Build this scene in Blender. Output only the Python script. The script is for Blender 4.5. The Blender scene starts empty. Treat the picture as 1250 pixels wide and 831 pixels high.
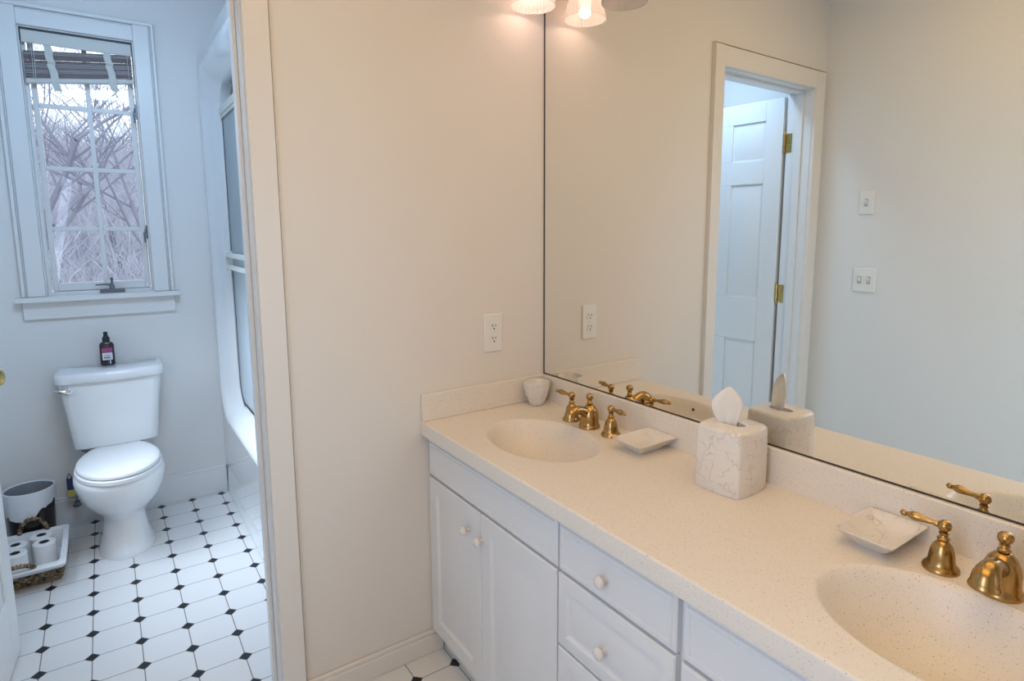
import bpy, bmesh, math, random
from mathutils import Vector, Matrix
from math import sin, cos, pi, radians

C = bpy.context.scene.collection
scene = bpy.context.scene

# ------------------------------------------------------------------ camera, world, lights, exposure
W_PX, H_PX = 1250.0, 831.0
F_PX, CX_PX, CY_PX = 730.45, 640.55, 383.33
PITCH, YAW, ROLL = radians(7.849), radians(35.034), radians(-0.134)
CAM = (-1.324, -1.783, 1.471)
cam_data = bpy.data.cameras.new('camera')
cam = bpy.data.objects.new('camera', cam_data)
C.objects.link(cam)
fwd = Vector((sin(YAW)*cos(PITCH), cos(YAW)*cos(PITCH), -sin(PITCH)))
rgt = Vector((cos(YAW), -sin(YAW), 0))
upv = rgt.cross(fwd)
r2 = rgt*cos(ROLL) + upv*sin(ROLL)
u2 = upv*cos(ROLL) - rgt*sin(ROLL)
m = Matrix((r2, u2, -fwd)).transposed().to_4x4()
m.translation = CAM
cam.matrix_world = m
cam_data.sensor_fit = 'HORIZONTAL'
cam_data.sensor_width = 36.0
cam_data.lens = 36.0*F_PX/W_PX
cam_data.shift_x = -(CX_PX-W_PX/2)/W_PX
cam_data.shift_y = (CY_PX-H_PX/2)/W_PX
cam_data.clip_start = 0.02
scene.camera = cam

scene.view_settings.view_transform = 'Standard'
scene.view_settings.look = 'None'
scene.view_settings.exposure = 0.0
scene.view_settings.gamma = 1.0
scene.view_settings.use_curve_mapping = False
scene.cycles.use_denoising = True
scene.cycles.max_bounces = 10
scene.cycles.transparent_max_bounces = 16
scene.cycles.caustics_reflective = True
scene.cycles.caustics_refractive = False
scene.cycles.sample_clamp_indirect = 4.0

world = bpy.data.worlds.new('overcast_sky')
scene.world = world
world.use_nodes = True
bg = world.node_tree.nodes['Background']
bg.inputs['Color'].default_value = (0.84, 0.92, 1.0, 1)
bg.inputs['Strength'].default_value = 2.3

LAMP_W = 0.44           # each vanity bulb
LAMP_COL = (1.0, 0.66, 0.52)
def area(name, loc, target, sx, sy, power, col):
    d = bpy.data.lights.new(name, 'AREA'); d.shape = 'RECTANGLE'; d.size = sx; d.size_y = sy
    d.energy = power; d.color = col
    o = bpy.data.objects.new(name, d); C.objects.link(o); o.location = loc
    o.rotation_euler = (Vector(target)-Vector(loc)).to_track_quat('-Z', 'Y').to_euler()
    return o
COOL_COL = (0.60, 0.80, 1.0)
area('vanity_room_warm_fill', (-0.95, -1.45, 2.72), (-0.95, -1.45, 0), 1.0, 1.8, 12.4, (1.0, 0.62, 0.15))  # added warm fill without a fixture, evens out the vanity room
area('left_wall_cool_fill', (-1.82, -1.50, 1.05), (0.0, -1.4, 0.7), 0.6, 1.9, 14.4, (0.64, 0.74, 1.0))  # added cool fill before the solid left wall, for the cabinet fronts
rw = area('right_wall_cool_fill', (0.0, -2.55, 1.2), (-1.84, -0.95, 0.95), 0.8, 1.2, 15.5, (0.40, 0.72, 1.0))  # added fill at the solid right wall, cools the left wall
rw.data.spread = radians(90)
area('toilet_room_overhead_fill', (-1.20, 0.38, 2.52), (-1.34, 1.9, 0.3), 0.6, 0.3, 13.3, (0.48, 0.70, 1.0))  # added blue fill, no fixture here; brightens the far wall and toilet
side = area('toilet_room_side_fill', (-1.88, 1.05, 1.05), (-0.84, 0.95, 0.2), 0.7, 1.1, 13.0, (0.72, 0.84, 1.0))  # added unseen fill, no opening in this wall; lifts the tub apron
side.data.spread = radians(90)

# ------------------------------------------------------------------ materials
def new_mat(name):
    mt = bpy.data.materials.new(name); mt.use_nodes = True
    nt = mt.node_tree
    b = nt.nodes['Principled BSDF']
    return mt, nt, b
def pm(name, col, rough=0.5, metal=0.0, spec=0.5, coat=0.0, bump=None, var=None, trans=0.0, alpha=1.0):
    mt, nt, b = new_mat(name)
    b.inputs['Base Color'].default_value = (*col, 1)
    b.inputs['Roughness'].default_value = rough
    b.inputs['Metallic'].default_value = metal
    b.inputs['Specular IOR Level'].default_value = spec
    b.inputs['Coat Weight'].default_value = coat
    b.inputs['Alpha'].default_value = alpha
    if trans: b.inputs['Transmission Weight'].default_value = trans
    tc = nt.nodes.new('ShaderNodeTexCoord')
    if bump:
        n = nt.nodes.new('ShaderNodeTexNoise'); n.inputs['Scale'].default_value = bump[0]; n.inputs['Detail'].default_value = 4
        nt.links.new(tc.outputs['Object'], n.inputs['Vector'])
        bp = nt.nodes.new('ShaderNodeBump'); bp.inputs['Strength'].default_value = bump[1]; bp.inputs['Distance'].default_value = bump[2]
        nt.links.new(n.outputs['Fac'], bp.inputs['Height']); nt.links.new(bp.outputs['Normal'], b.inputs['Normal'])
    if var:
        n = nt.nodes.new('ShaderNodeTexNoise'); n.inputs['Scale'].default_value = var[0]; n.inputs['Detail'].default_value = 3
        nt.links.new(tc.outputs['Object'], n.inputs['Vector'])
        mx = nt.nodes.new('ShaderNodeMix'); mx.data_type = 'RGBA'
        mx.inputs['A'].default_value = (*col, 1); mx.inputs['B'].default_value = (*var[1], 1)
        nt.links.new(n.outputs['Fac'], mx.inputs['Factor']); nt.links.new(mx.outputs['Result'], b.inputs['Base Color'])
    return mt

M = {}
M['paint'] = pm('wall_paint', (0.80, 0.785, 0.765), 0.65, bump=(180, 0.05, 0.002), var=(1.2, (0.785, 0.77, 0.75)))
M['cream'] = pm('cream_wall_paint', (0.80, 0.75, 0.69), 0.65, bump=(180, 0.05, 0.002), var=(1.2, (0.785, 0.735, 0.675)))
M['ceiling'] = pm('ceiling_paint', (0.82, 0.81, 0.80), 0.8, bump=(120, 0.05, 0.002))
M['trim'] = pm('trim_gloss_paint', (0.80, 0.795, 0.785), 0.35, var=(3, (0.785, 0.78, 0.77)))
M['cream_trim'] = pm('cream_trim_paint', (0.81, 0.765, 0.715), 0.4, var=(3, (0.795, 0.75, 0.70)))
M['cabinet'] = pm('cabinet_lacquer', (0.80, 0.795, 0.80), 0.32, var=(4, (0.785, 0.785, 0.79)))
M['gap'] = pm('cabinet_shadow_gap', (0.30, 0.29, 0.28), 0.6, var=(9, (0.27, 0.26, 0.25)))
M['porcelain'] = pm('white_porcelain', (0.82, 0.83, 0.84), 0.12, coat=0.5, var=(2, (0.81, 0.82, 0.83)))
M['seat'] = pm('white_plastic_seat', (0.80, 0.80, 0.80), 0.30, var=(2, (0.79, 0.79, 0.79)))
M['fiberglass'] = pm('white_fiberglass', (0.80, 0.82, 0.83), 0.07, coat=0.6, var=(2, (0.79, 0.81, 0.82)))
M['plate'] = pm('white_plastic_plate', (0.84, 0.82, 0.78), 0.35, var=(20, (0.83, 0.81, 0.77)))
M['slot'] = pm('dark_slot', (0.05, 0.04, 0.04), 0.6, var=(30, (0.06, 0.05, 0.05)))
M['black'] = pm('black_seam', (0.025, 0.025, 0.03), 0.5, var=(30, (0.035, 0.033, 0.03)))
M['grey_metal'] = pm('grey_window_metal', (0.16, 0.17, 0.19), 0.4, 0.6, var=(20, (0.22, 0.23, 0.25)))
M['chrome'] = pm('chrome', (0.72, 0.73, 0.75), 0.12, 1.0, var=(10, (0.68, 0.69, 0.71)))
M['knob'] = pm('cream_ceramic_knob', (0.80, 0.76, 0.71), 0.25, coat=0.3, var=(20, (0.78, 0.73, 0.68)))
M['brass'] = pm('antique_brass', (0.50, 0.33, 0.135), 0.24, 1.0, var=(25, (0.40, 0.25, 0.095)))
M['brass_bright'] = pm('bright_brass', (0.80, 0.58, 0.20), 0.22, 1.0, var=(60, (0.34, 0.22, 0.08)))
def mat_ceramic():
    mt, nt, b = new_mat('ivory_carved_ceramic')
    L = nt.links.new
    b.inputs['Roughness'].default_value = 0.3; b.inputs['Coat Weight'].default_value = 0.25
    tc = nt.nodes.new('ShaderNodeTexCoord')
    n0 = nt.nodes.new('ShaderNodeTexNoise'); n0.inputs['Scale'].default_value = 22; L(tc.outputs['Object'], n0.inputs['Vector'])
    mixv = nt.nodes.new('ShaderNodeMix'); mixv.data_type = 'VECTOR'; mixv.inputs['Factor'].default_value = 0.06
    L(tc.outputs['Object'], mixv.inputs['A']); L(n0.outputs['Color'], mixv.inputs['B'])
    v = nt.nodes.new('ShaderNodeTexVoronoi'); v.feature = 'DISTANCE_TO_EDGE'; v.inputs['Scale'].default_value = 34
    L(mixv.outputs['Result'], v.inputs['Vector'])
    r = nt.nodes.new('ShaderNodeMapRange'); r.inputs['From Min'].default_value = 0.0; r.inputs['From Max'].default_value = 0.032
    L(v.outputs['Distance'], r.inputs['Value'])
    n1 = nt.nodes.new('ShaderNodeTexNoise'); n1.inputs['Scale'].default_value = 30; L(tc.outputs['Object'], n1.inputs['Vector'])
    gt = nt.nodes.new('ShaderNodeMapRange'); gt.inputs['From Min'].default_value = 0.48; gt.inputs['From Max'].default_value = 0.56
    L(n1.outputs['Fac'], gt.inputs['Value'])
    mx = nt.nodes.new('ShaderNodeMath'); mx.operation = 'MAXIMUM'; L(r.outputs['Result'], mx.inputs[0]); L(gt.outputs['Result'], mx.inputs[1])
    cm = nt.nodes.new('ShaderNodeMix'); cm.data_type = 'RGBA'
    cm.inputs['A'].default_value = (0.735, 0.685, 0.63, 1); cm.inputs['B'].default_value = (0.81, 0.765, 0.715, 1)
    L(mx.outputs['Value'], cm.inputs['Factor']); L(cm.outputs['Result'], b.inputs['Base Color'])
    bp = nt.nodes.new('ShaderNodeBump'); bp.inputs['Strength'].default_value = 0.6; bp.inputs['Distance'].default_value = 0.003
    L(mx.outputs['Value'], bp.inputs['Height']); L(bp.outputs['Normal'], b.inputs['Normal'])
    return mt
M['ceramic'] = mat_ceramic()
M['tissue'] = pm('tissue_paper', (0.90, 0.87, 0.83), 0.9, var=(30, (0.88, 0.85, 0.81)))
M['cloth'] = pm('white_cotton_liner', (0.86, 0.86, 0.86), 0.9, bump=(150, 0.2, 0.002), var=(12, (0.82, 0.82, 0.83)))
M['paper'] = pm('toilet_paper', (0.87, 0.86, 0.85), 0.9, bump=(200, 0.15, 0.001), var=(20, (0.84, 0.83, 0.82)))
M['cardboard'] = pm('dark_core', (0.05, 0.045, 0.045), 0.9, var=(20, (0.08, 0.07, 0.06)))
M['bin'] = pm('dark_bronze_metal', (0.055, 0.045, 0.045), 0.25, 0.7, var=(5, (0.08, 0.065, 0.06)))
M['bag'] = pm('white_plastic_bag', (0.84, 0.85, 0.87), 0.35, bump=(30, 0.5, 0.006), var=(9, (0.74, 0.76, 0.79)))
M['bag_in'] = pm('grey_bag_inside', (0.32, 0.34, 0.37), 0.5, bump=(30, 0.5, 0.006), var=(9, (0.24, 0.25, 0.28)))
M['bottle'] = pm('dark_plum_plastic', (0.022, 0.010, 0.016), 0.25, coat=0.3, var=(10, (0.03, 0.012, 0.02)))
M['pump'] = pm('black_spray_top', (0.015, 0.018, 0.022), 0.35, var=(20, (0.02, 0.02, 0.025)))
M['pink'] = pm('pink_print', (0.42, 0.10, 0.24), 0.5, var=(120, (0.30, 0.06, 0.17)))
M['white_label'] = pm('white_print', (0.80, 0.80, 0.84), 0.5, var=(60, (0.74, 0.74, 0.80)))
M['grey_ink'] = pm('grey_ink', (0.16, 0.15, 0.19), 0.6, var=(60, (0.2, 0.19, 0.23)))
M['navy'] = pm('navy_plastic', (0.015, 0.025, 0.10), 0.4, var=(15, (0.02, 0.03, 0.12)))
M['yellow'] = pm('yellow_plastic', (0.62, 0.55, 0.10), 0.4, var=(15, (0.55, 0.48, 0.08)))
M['steel_braid'] = pm('braided_steel', (0.42, 0.43, 0.45), 0.4, 0.8, bump=(300, 0.5, 0.002), var=(200, (0.25, 0.26, 0.28)))
M['valance'] = pm('painted_valance', (0.66, 0.66, 0.63), 0.5, var=(6, (0.63, 0.63, 0.60)))
M['slat_dark'] = pm('brown_blind_slat', (0.20, 0.155, 0.155), 0.5, var=(40, (0.26, 0.21, 0.205)))
M['slat_grey'] = pm('grey_blind_slat', (0.40, 0.37, 0.37), 0.5, var=(40, (0.33, 0.30, 0.30)))
M['tape'] = pm('cream_ladder_tape', (0.70, 0.70, 0.66), 0.8, var=(60, (0.62, 0.62, 0.58)))
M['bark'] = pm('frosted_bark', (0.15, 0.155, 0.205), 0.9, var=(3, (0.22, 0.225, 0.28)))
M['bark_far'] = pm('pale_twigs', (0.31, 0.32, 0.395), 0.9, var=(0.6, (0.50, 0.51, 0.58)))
M['snow'] = pm('pale_winter_ground', (0.62, 0.63, 0.70), 0.9, bump=(6, 1.0, 0.3), var=(2.5, (0.44, 0.44, 0.51)))
M['leaves'] = pm('dry_orange_leaves', (0.42, 0.24, 0.13), 0.9, var=(4, (0.50, 0.36, 0.26)))
M['mirror'] = pm('mirror_silver', (0.89, 0.895, 0.86), 0.0, 1.0)

def mat_counter():
    mt, nt, b = new_mat('speckled_solid_surface')
    L = nt.links.new
    b.inputs['Roughness'].default_value = 0.38
    tc = nt.nodes.new('ShaderNodeTexCoord')
    def specks(scale, lo, hi):
        v = nt.nodes.new('ShaderNodeTexVoronoi'); v.feature = 'F1'; v.inputs['Scale'].default_value = scale
        L(tc.outputs['Object'], v.inputs['Vector'])
        r = nt.nodes.new('ShaderNodeMapRange'); r.inputs['From Min'].default_value = lo; r.inputs['From Max'].default_value = hi
        r.inputs['To Min'].default_value = 1; r.inputs['To Max'].default_value = 0
        L(v.outputs['Distance'], r.inputs['Value'])
        sp = nt.nodes.new('ShaderNodeSeparateColor'); L(v.outputs['Color'], sp.inputs['Color'])
        g = nt.nodes.new('ShaderNodeMath'); g.operation = 'GREATER_THAN'; g.inputs[1].default_value = 0.55
        L(sp.outputs['Red'], g.inputs[0])
        mu = nt.nodes.new('ShaderNodeMath'); mu.operation = 'MULTIPLY'
        L(r.outputs['Result'], mu.inputs[0]); L(g.outputs['Value'], mu.inputs[1])
        return mu
    a = specks(150, 0.10, 0.19)
    c = specks(300, 0.18, 0.32)
    n = nt.nodes.new('ShaderNodeTexNoise'); n.inputs['Scale'].default_value = 5; L(tc.outputs['Object'], n.inputs['Vector'])
    base = nt.nodes.new('ShaderNodeMix'); base.data_type = 'RGBA'
    base.inputs['A'].default_value = (0.83, 0.765, 0.685, 1); base.inputs['B'].default_value = (0.81, 0.745, 0.665, 1)
    L(n.outputs['Fac'], base.inputs['Factor'])
    m1 = nt.nodes.new('ShaderNodeMix'); m1.data_type = 'RGBA'; m1.inputs['B'].default_value = (0.60, 0.56, 0.51, 1)
    L(c.outputs['Value'], m1.inputs['Factor']); L(base.outputs['Result'], m1.inputs['A'])
    m2 = nt.nodes.new('ShaderNodeMix'); m2.data_type = 'RGBA'; m2.inputs['B'].default_value = (0.34, 0.29, 0.25, 1)
    L(a.outputs['Value'], m2.inputs['Factor']); L(m1.outputs['Result'], m2.inputs['A'])
    L(m2.outputs['Result'], b.inputs['Base Color'])
    return mt
M['counter'] = mat_counter()

def mat_tile():
    mt, nt, b = new_mat('octagon_and_dot_tile')
    L = nt.links.new
    tc = nt.nodes.new('ShaderNodeTexCoord')
    sx = nt.nodes.new('ShaderNodeSeparateXYZ'); L(tc.outputs['Object'], sx.inputs['Vector'])
    def math(op, a, bb=None, c=None):
        n = nt.nodes.new('ShaderNodeMath'); n.operation = op
        for i, v in enumerate((a, bb, c)):
            if v is None: continue
            if isinstance(v, (int, float)): n.inputs[i].default_value = v
            else: L(v, n.inputs[i])
        return n.outputs['Value']
    def cell(out, x0, p):
        u = math('DIVIDE', math('SUBTRACT', out, x0), p)
        return math('ABSOLUTE', math('SUBTRACT', u, math('ROUND', u)))
    dx = cell(sx.outputs['X'], -0.4425, 0.1465)
    dy = cell(sx.outputs['Y'], -0.1050, 0.1510)
    dia = math('LESS_THAN', math('ADD', dx, dy), 0.142)
    edge = math('MULTIPLY', math('LESS_THAN', math('ADD', dx, dy), 0.165), math('SUBTRACT', 1.0, dia))
    gx = math('LESS_THAN', dx, 0.011)
    gy = math('LESS_THAN', dy, 0.010)
    grout = math('MINIMUM', math('ADD', math('ADD', gx, gy), edge), 1.0)
    n = nt.nodes.new('ShaderNodeTexNoise'); n.inputs['Scale'].default_value = 3; L(tc.outputs['Object'], n.inputs['Vector'])
    base = nt.nodes.new('ShaderNodeMix'); base.data_type = 'RGBA'
    base.inputs['A'].default_value = (0.80, 0.79, 0.78, 1); base.inputs['B'].default_value = (0.74, 0.73, 0.72, 1)
    L(n.outputs['Fac'], base.inputs['Factor'])
    m1 = nt.nodes.new('ShaderNodeMix'); m1.data_type = 'RGBA'; m1.inputs['B'].default_value = (0.20, 0.19, 0.19, 1)
    L(grout, m1.inputs['Factor']); L(base.outputs['Result'], m1.inputs['A'])
    m2 = nt.nodes.new('ShaderNodeMix'); m2.data_type = 'RGBA'; m2.inputs['B'].default_value = (0.013, 0.014, 0.018, 1)
    L(dia, m2.inputs['Factor']); L(m1.outputs['Result'], m2.inputs['A'])
    L(m2.outputs['Result'], b.inputs['Base Color'])
    b.inputs['Roughness'].default_value = 0.36; b.inputs['Specular IOR Level'].default_value = 0.35
    bp = nt.nodes.new('ShaderNodeBump'); bp.inputs['Strength'].default_value = 0.4; bp.inputs['Distance'].default_value = 0.002
    L(math('SUBTRACT', 1.0, grout), bp.inputs['Height']); L(bp.outputs['Normal'], b.inputs['Normal'])
    return mt
M['tile'] = mat_tile()

def mat_glass(name, tint, transp, rough=0.02, diffuse=(0.7, 0.8, 0.85), dmix=0.0):
    mt = bpy.data.materials.new(name); mt.use_nodes = True
    nt = mt.node_tree; L = nt.links.new
    for n in list(nt.nodes): nt.nodes.remove(n)
    out = nt.nodes.new('ShaderNodeOutputMaterial')
    t = nt.nodes.new('ShaderNodeBsdfTransparent'); t.inputs['Color'].default_value = (*tint, 1)
    g = nt.nodes.new('ShaderNodeBsdfGlossy'); g.inputs['Roughness'].default_value = rough
    fr = nt.nodes.new('ShaderNodeFresnel'); fr.inputs['IOR'].default_value = 1.45
    mx = nt.nodes.new('ShaderNodeMixShader')
    L(fr.outputs['Fac'], mx.inputs['Fac']); L(t.outputs['BSDF'], mx.inputs[1]); L(g.outputs['BSDF'], mx.inputs[2])
    last = mx.outputs['Shader']
    if dmix > 0:
        d = nt.nodes.new('ShaderNodeBsdfDiffuse'); d.inputs['Color'].default_value = (*diffuse, 1)
        tr = nt.nodes.new('ShaderNodeBsdfTranslucent'); tr.inputs['Color'].default_value = (*diffuse, 1)
        a = nt.nodes.new('ShaderNodeMixShader'); a.inputs['Fac'].default_value = 0.5
        L(d.outputs['BSDF'], a.inputs[1]); L(tr.outputs['BSDF'], a.inputs[2])
        b2 = nt.nodes.new('ShaderNodeMixShader'); b2.inputs['Fac'].default_value = dmix
        L(last, b2.inputs[1]); L(a.outputs['Shader'], b2.inputs[2]); last = b2.outputs['Shader']
    L(last, out.inputs['Surface'])
    return mt
M['pane'] = mat_glass('window_glass', (0.97, 0.985, 1.0), 1)
M['shower_glass'] = mat_glass('obscure_shower_glass', (0.90, 0.95, 0.97), 1, 0.08, (0.78, 0.85, 0.88), 0.7)
M['shade'] = mat_glass('ribbed_shade_glass', (0.97, 0.95, 0.93), 1, 0.08, (0.92, 0.88, 0.86), 0.45)

def mat_emit(name, col, s):
    mt, nt, b = new_mat(name)
    b.inputs['Base Color'].default_value = (0.9, 0.9, 0.9, 1)
    b.inputs['Emission Color'].default_value = (*col, 1); b.inputs['Emission Strength'].default_value = s
    return mt
M['bulb_on'] = mat_emit('lit_bulb', (1.0, 0.92, 0.86), 1.6)
M['bulb_off'] = pm('frosted_bulb', (0.85, 0.83, 0.80), 0.4, var=(10, (0.83, 0.81, 0.78)))

def mat_wicker():
    mt, nt, b = new_mat('woven_seagrass')
    L = nt.links.new
    tc = nt.nodes.new('ShaderNodeTexCoord')
    n = nt.nodes.new('ShaderNodeTexNoise'); n.inputs['Scale'].default_value = 55; n.inputs['Detail'].default_value = 3
    L(tc.outputs['Object'], n.inputs['Vector'])
    cr = nt.nodes.new('ShaderNodeValToRGB')
    cr.color_ramp.elements[0].position = 0.35; cr.color_ramp.elements[0].color = (0.05, 0.028, 0.018, 1)
    cr.color_ramp.elements[1].position = 0.68; cr.color_ramp.elements[1].color = (0.42, 0.29, 0.17, 1)
    L(n.outputs['Fac'], cr.inputs['Fac']); L(cr.outputs['Color'], b.inputs['Base Color'])
    b.inputs['Roughness'].default_value = 0.75
    return mt
M['wicker'] = mat_wicker()

# ------------------------------------------------------------------ mesh helpers
def wpos(o):
    v = Vector((0, 0, 0))
    while o:
        v += o.location; o = o.parent
    return v

class MB:
    def __init__(s): s.bm = bmesh.new()
    def poly(s, pts):
        return s.bm.faces.new([s.bm.verts.new(p) for p in pts])
    def box(s, x0, x1, y0, y1, z0, z1, f=None):
        f = f or (lambda a, b, c: (a, b, c))
        v = [s.bm.verts.new(f(x, y, z)) for x in (x0, x1) for y in (y0, y1) for z in (z0, z1)]
        for q in ((0,1,3,2),(4,6,7,5),(0,4,5,1),(2,3,7,6),(0,2,6,4),(1,5,7,3)):
            s.bm.faces.new([v[i] for i in q])
        return s
    def loops(s, rings, cap0=True, cap1=True, closed=True):
        """skin successive rings of equal length"""
        vs = [[s.bm.verts.new(p) for p in r] for r in rings]
        n = len(vs[0])
        for a, b in zip(vs, vs[1:]):
            for i in range(n if closed else n-1):
                j = (i+1) % n
                s.bm.faces.new((a[i], a[j], b[j], b[i]))
        if cap0: s.bm.faces.new(list(reversed(vs[0])))
        if cap1: s.bm.faces.new(vs[-1])
        return s
    def lathe(s, prof, c=(0,0,0), n=32, f=None, cap0=True, cap1=True, rmod=None):
        """prof: list of (r, z)"""
        f = f or (lambda x, y, z: (c[0]+x, c[1]+y, c[2]+z))
        rings = []
        for r, z in prof:
            r = max(r, 1e-4)
            rings.append([f((r*(rmod(2*pi*k/n) if rmod else 1))*cos(2*pi*k/n), (r*(rmod(2*pi*k/n) if rmod else 1))*sin(2*pi*k/n), z) for k in range(n)])
        return s.loops(rings, cap0, cap1)
    def tube(s, pts, rad, n=8, cap=True):
        pts = [Vector(p) for p in pts]
        if not isinstance(rad, (list, tuple)): rad = [rad]*len(pts)
        rings = []; prev = None
        for i, p in enumerate(pts):
            t = (pts[min(i+1, len(pts)-1)] - pts[max(i-1, 0)]).normalized()
            if prev is None:
                a = Vector((0,0,1)) if abs(t.z) < 0.9 else Vector((1,0,0))
                u = t.cross(a).normalized()
            else:
                u = (prev - t*prev.dot(t)).normalized()
            prev = u
            w = t.cross(u)
            rings.append([p + (u*cos(2*pi*k/n) + w*sin(2*pi*k/n))*rad[i] for k in range(n)])
        return s.loops(rings, cap, cap)
    def sphere(s, c, r, n=16, sc=(1,1,1)):
        return s.lathe([(r*sin(pi*k/10), -r*cos(pi*k/10)*sc[2]) for k in range(11)], c, n, f=lambda x, y, z: (c[0]+x*sc[0], c[1]+y*sc[1], c[2]+z))
    def build(s, name, mat, parent=None, bevel=0, seg=2, smooth=35, origin=None, subsurf=0, solid=0, up=False):
        bmesh.ops.recalc_face_normals(s.bm, faces=s.bm.faces[:])
        if up:
            s.bm.normal_update()
            for fc in s.bm.faces:
                if fc.normal.z < -0.5 or (abs(fc.normal.z) <= 0.5 and fc.normal.x > 0): fc.normal_flip()
        if parent: off = wpos(parent)
        elif origin is not None: off = Vector(origin)
        else: off = Vector((0, 0, 0))
        if off.length: bmesh.ops.translate(s.bm, verts=s.bm.verts[:], vec=-off)
        me = bpy.data.meshes.new(name); s.bm.to_mesh(me); s.bm.free()
        mats = mat if isinstance(mat, (list, tuple)) else [mat]
        for mm in mats: me.materials.append(mm)
        if smooth:
            for p in me.polygons: p.use_smooth = True
            me.set_sharp_from_angle(angle=radians(smooth))
        o = bpy.data.objects.new(name, me); C.objects.link(o)
        if parent: o.parent = parent
        else: o.location = off
        if bevel:
            b = o.modifiers.new('bevel', 'BEVEL'); b.width = bevel; b.segments = seg; b.limit_method = 'ANGLE'; b.angle_limit = radians(40); b.harden_normals = False
        if subsurf:
            b = o.modifiers.new('subsurf', 'SUBSURF'); b.levels = subsurf; b.render_levels = subsurf
        if solid:
            b = o.modifiers.new('solidify', 'SOLIDIFY'); b.thickness = solid; b.offset = 0
        return o

def tag(o, label, cat, group=None, kind=None):
    o['label'] = label; o['category'] = cat
    if group: o['group'] = group
    if kind: o['kind'] = kind
    return o
def thing(name, label, cat, loc, group=None, kind=None):
    o = bpy.data.objects.new(name, None); C.objects.link(o); o.location = loc; o.empty_display_size = 0.05
    return tag(o, label, cat, group, kind)
def struct(mb, name, mat, label, cat, **k):
    return tag(mb.build(name, mat, **k), label, cat, kind='structure')
def copy_tree(o, parent=None):
    c = o.copy(); C.objects.link(c)
    if parent: c.parent = parent
    for ch in o.children: copy_tree(ch, c)
    return c

def rrect(y0, y1, z0, z1, r_top, r_bot, k=8):
    """rounded rectangle loop in (a, b), counter-clockwise; equal count each call"""
    out = []
    for (cy, cz, a0, r) in ((y1-r_bot, z0+r_bot, -pi/2, r_bot), (y1-r_top, z1-r_top, 0, r_top), (y0+r_top, z1-r_top, pi/2, r_top), (y0+r_bot, z0+r_bot, pi, r_bot)):
        for i in range(k+1):
            a = a0 + (pi/2)*i/k
            out.append((cy + r*cos(a), cz + r*sin(a)))
    return out
def rect_panel(mb, a0, a1, b0, b1, steps, f):
    """concentric rectangle steps [(inset, depth)], f(a, b, d) -> world"""
    rings = []
    for ins, d in steps:
        rings.append([f(a0+ins, b0+ins, d), f(a1-ins, b0+ins, d), f(a1-ins, b1-ins, d), f(a0+ins, b1-ins, d)])
    mb.loops(rings)

# ------------------------------------------------------------------ the room shell
XR, XL, XLT = 0.02, -1.841, -1.90
YP0, YP1, YF, YB = 0.0, 0.13, 1.897, -3.4
ZC = 2.75
OX0, OX1, OZ = -1.728, -0.985, 2.195       # doorway in the partition
XS = -0.843                               # front of the shower

mb = MB(); mb.box(-2.1, 0.2, -3.6, 2.1, -0.06, 0.0)
struct(mb, 'floor', M['tile'], 'white octagon tile floor with small black diamond dots', 'floor')
mb = MB(); mb.box(-2.1, 0.2, -3.6, 2.1, ZC, ZC+0.06)
struct(mb, 'ceiling', M['ceiling'], 'flat white ceiling over both bathroom rooms', 'ceiling')
mb = MB(); mb.box(XR, XR+0.1, -3.5, 2.0, 0, ZC)
struct(mb, 'wall_right', M['cream'], 'plain wall behind the long vanity and its mirror', 'wall')
mb = MB(); mb.box(XL-0.1, XL, YB, YP0, 0, ZC)
struct(mb, 'wall_left', M['paint'], 'plain pale wall with the switches, seen in the mirror', 'wall')
mb = MB(); mb.box(XLT-0.1, XLT, YP1, YF, 0, ZC)
struct(mb, 'wall_side', M['paint'], 'left wall of the toilet room behind the open door', 'wall')
mb = MB()
YM = YP1-.004
mb.box(-2.0, OX0-0.012, YP0, YM, 0, ZC); mb.box(OX1+0.012, XR, YP0, YM, 0, ZC); mb.box(OX0-0.012, OX1+0.012, YP0, YM, OZ+0.012, ZC)
struct(mb, 'wall_back', M['cream'], 'warm lit partition wall with an outlet, left of the mirror', 'wall')
WX0, WX1, WZ0, WZ1 = -1.565, -1.119, 1.165, 2.41
mb = MB()
mb.box(-2.0, WX0, YF, YF+0.16, 0, ZC); mb.box(WX1, 0.12, YF, YF+0.16, 0, ZC)
mb.box(WX0, WX1, YF, YF+0.16, 0, WZ0); mb.box(WX0, WX1, YF, YF+0.16, WZ1, ZC)
struct(mb, 'wall_far', M['paint'], 'pale blue lit wall with the window behind the toilet', 'wall')
mb = MB()
mb.box(-2.0, 0.1, YB-0.1, YB, 0, ZC)
struct(mb, 'wall_front', M['cream'], 'plain wall behind the camera', 'wall')

# baseboards
def baseboard(name, x0, x1, y0, y1, h, nx, ny, label, mat='trim'):
    mb = MB()
    t = 0.012
    mb.box(x0, x1, y0, y1, 0, h-0.014)
    # thin moulded cap
    mb.box(x0 - (0.0), x1, y0 + (0.004 if ny < 0 else 0), y1, h-0.014, h)
    return struct(mb, name, M[mat], label, 'baseboard', bevel=0.003)
baseboard('baseboard_back', -0.912, -0.440, -0.016, -0.0005, 0.082, 0, -1, 'low cream baseboard along the warm partition wall', 'cream_trim')
baseboard('baseboard_far', -1.895, XS-0.0002, YF-0.016, YF-0.0005, 0.152, 0, -1, 'white baseboard behind the toilet and trash bin')

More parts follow.
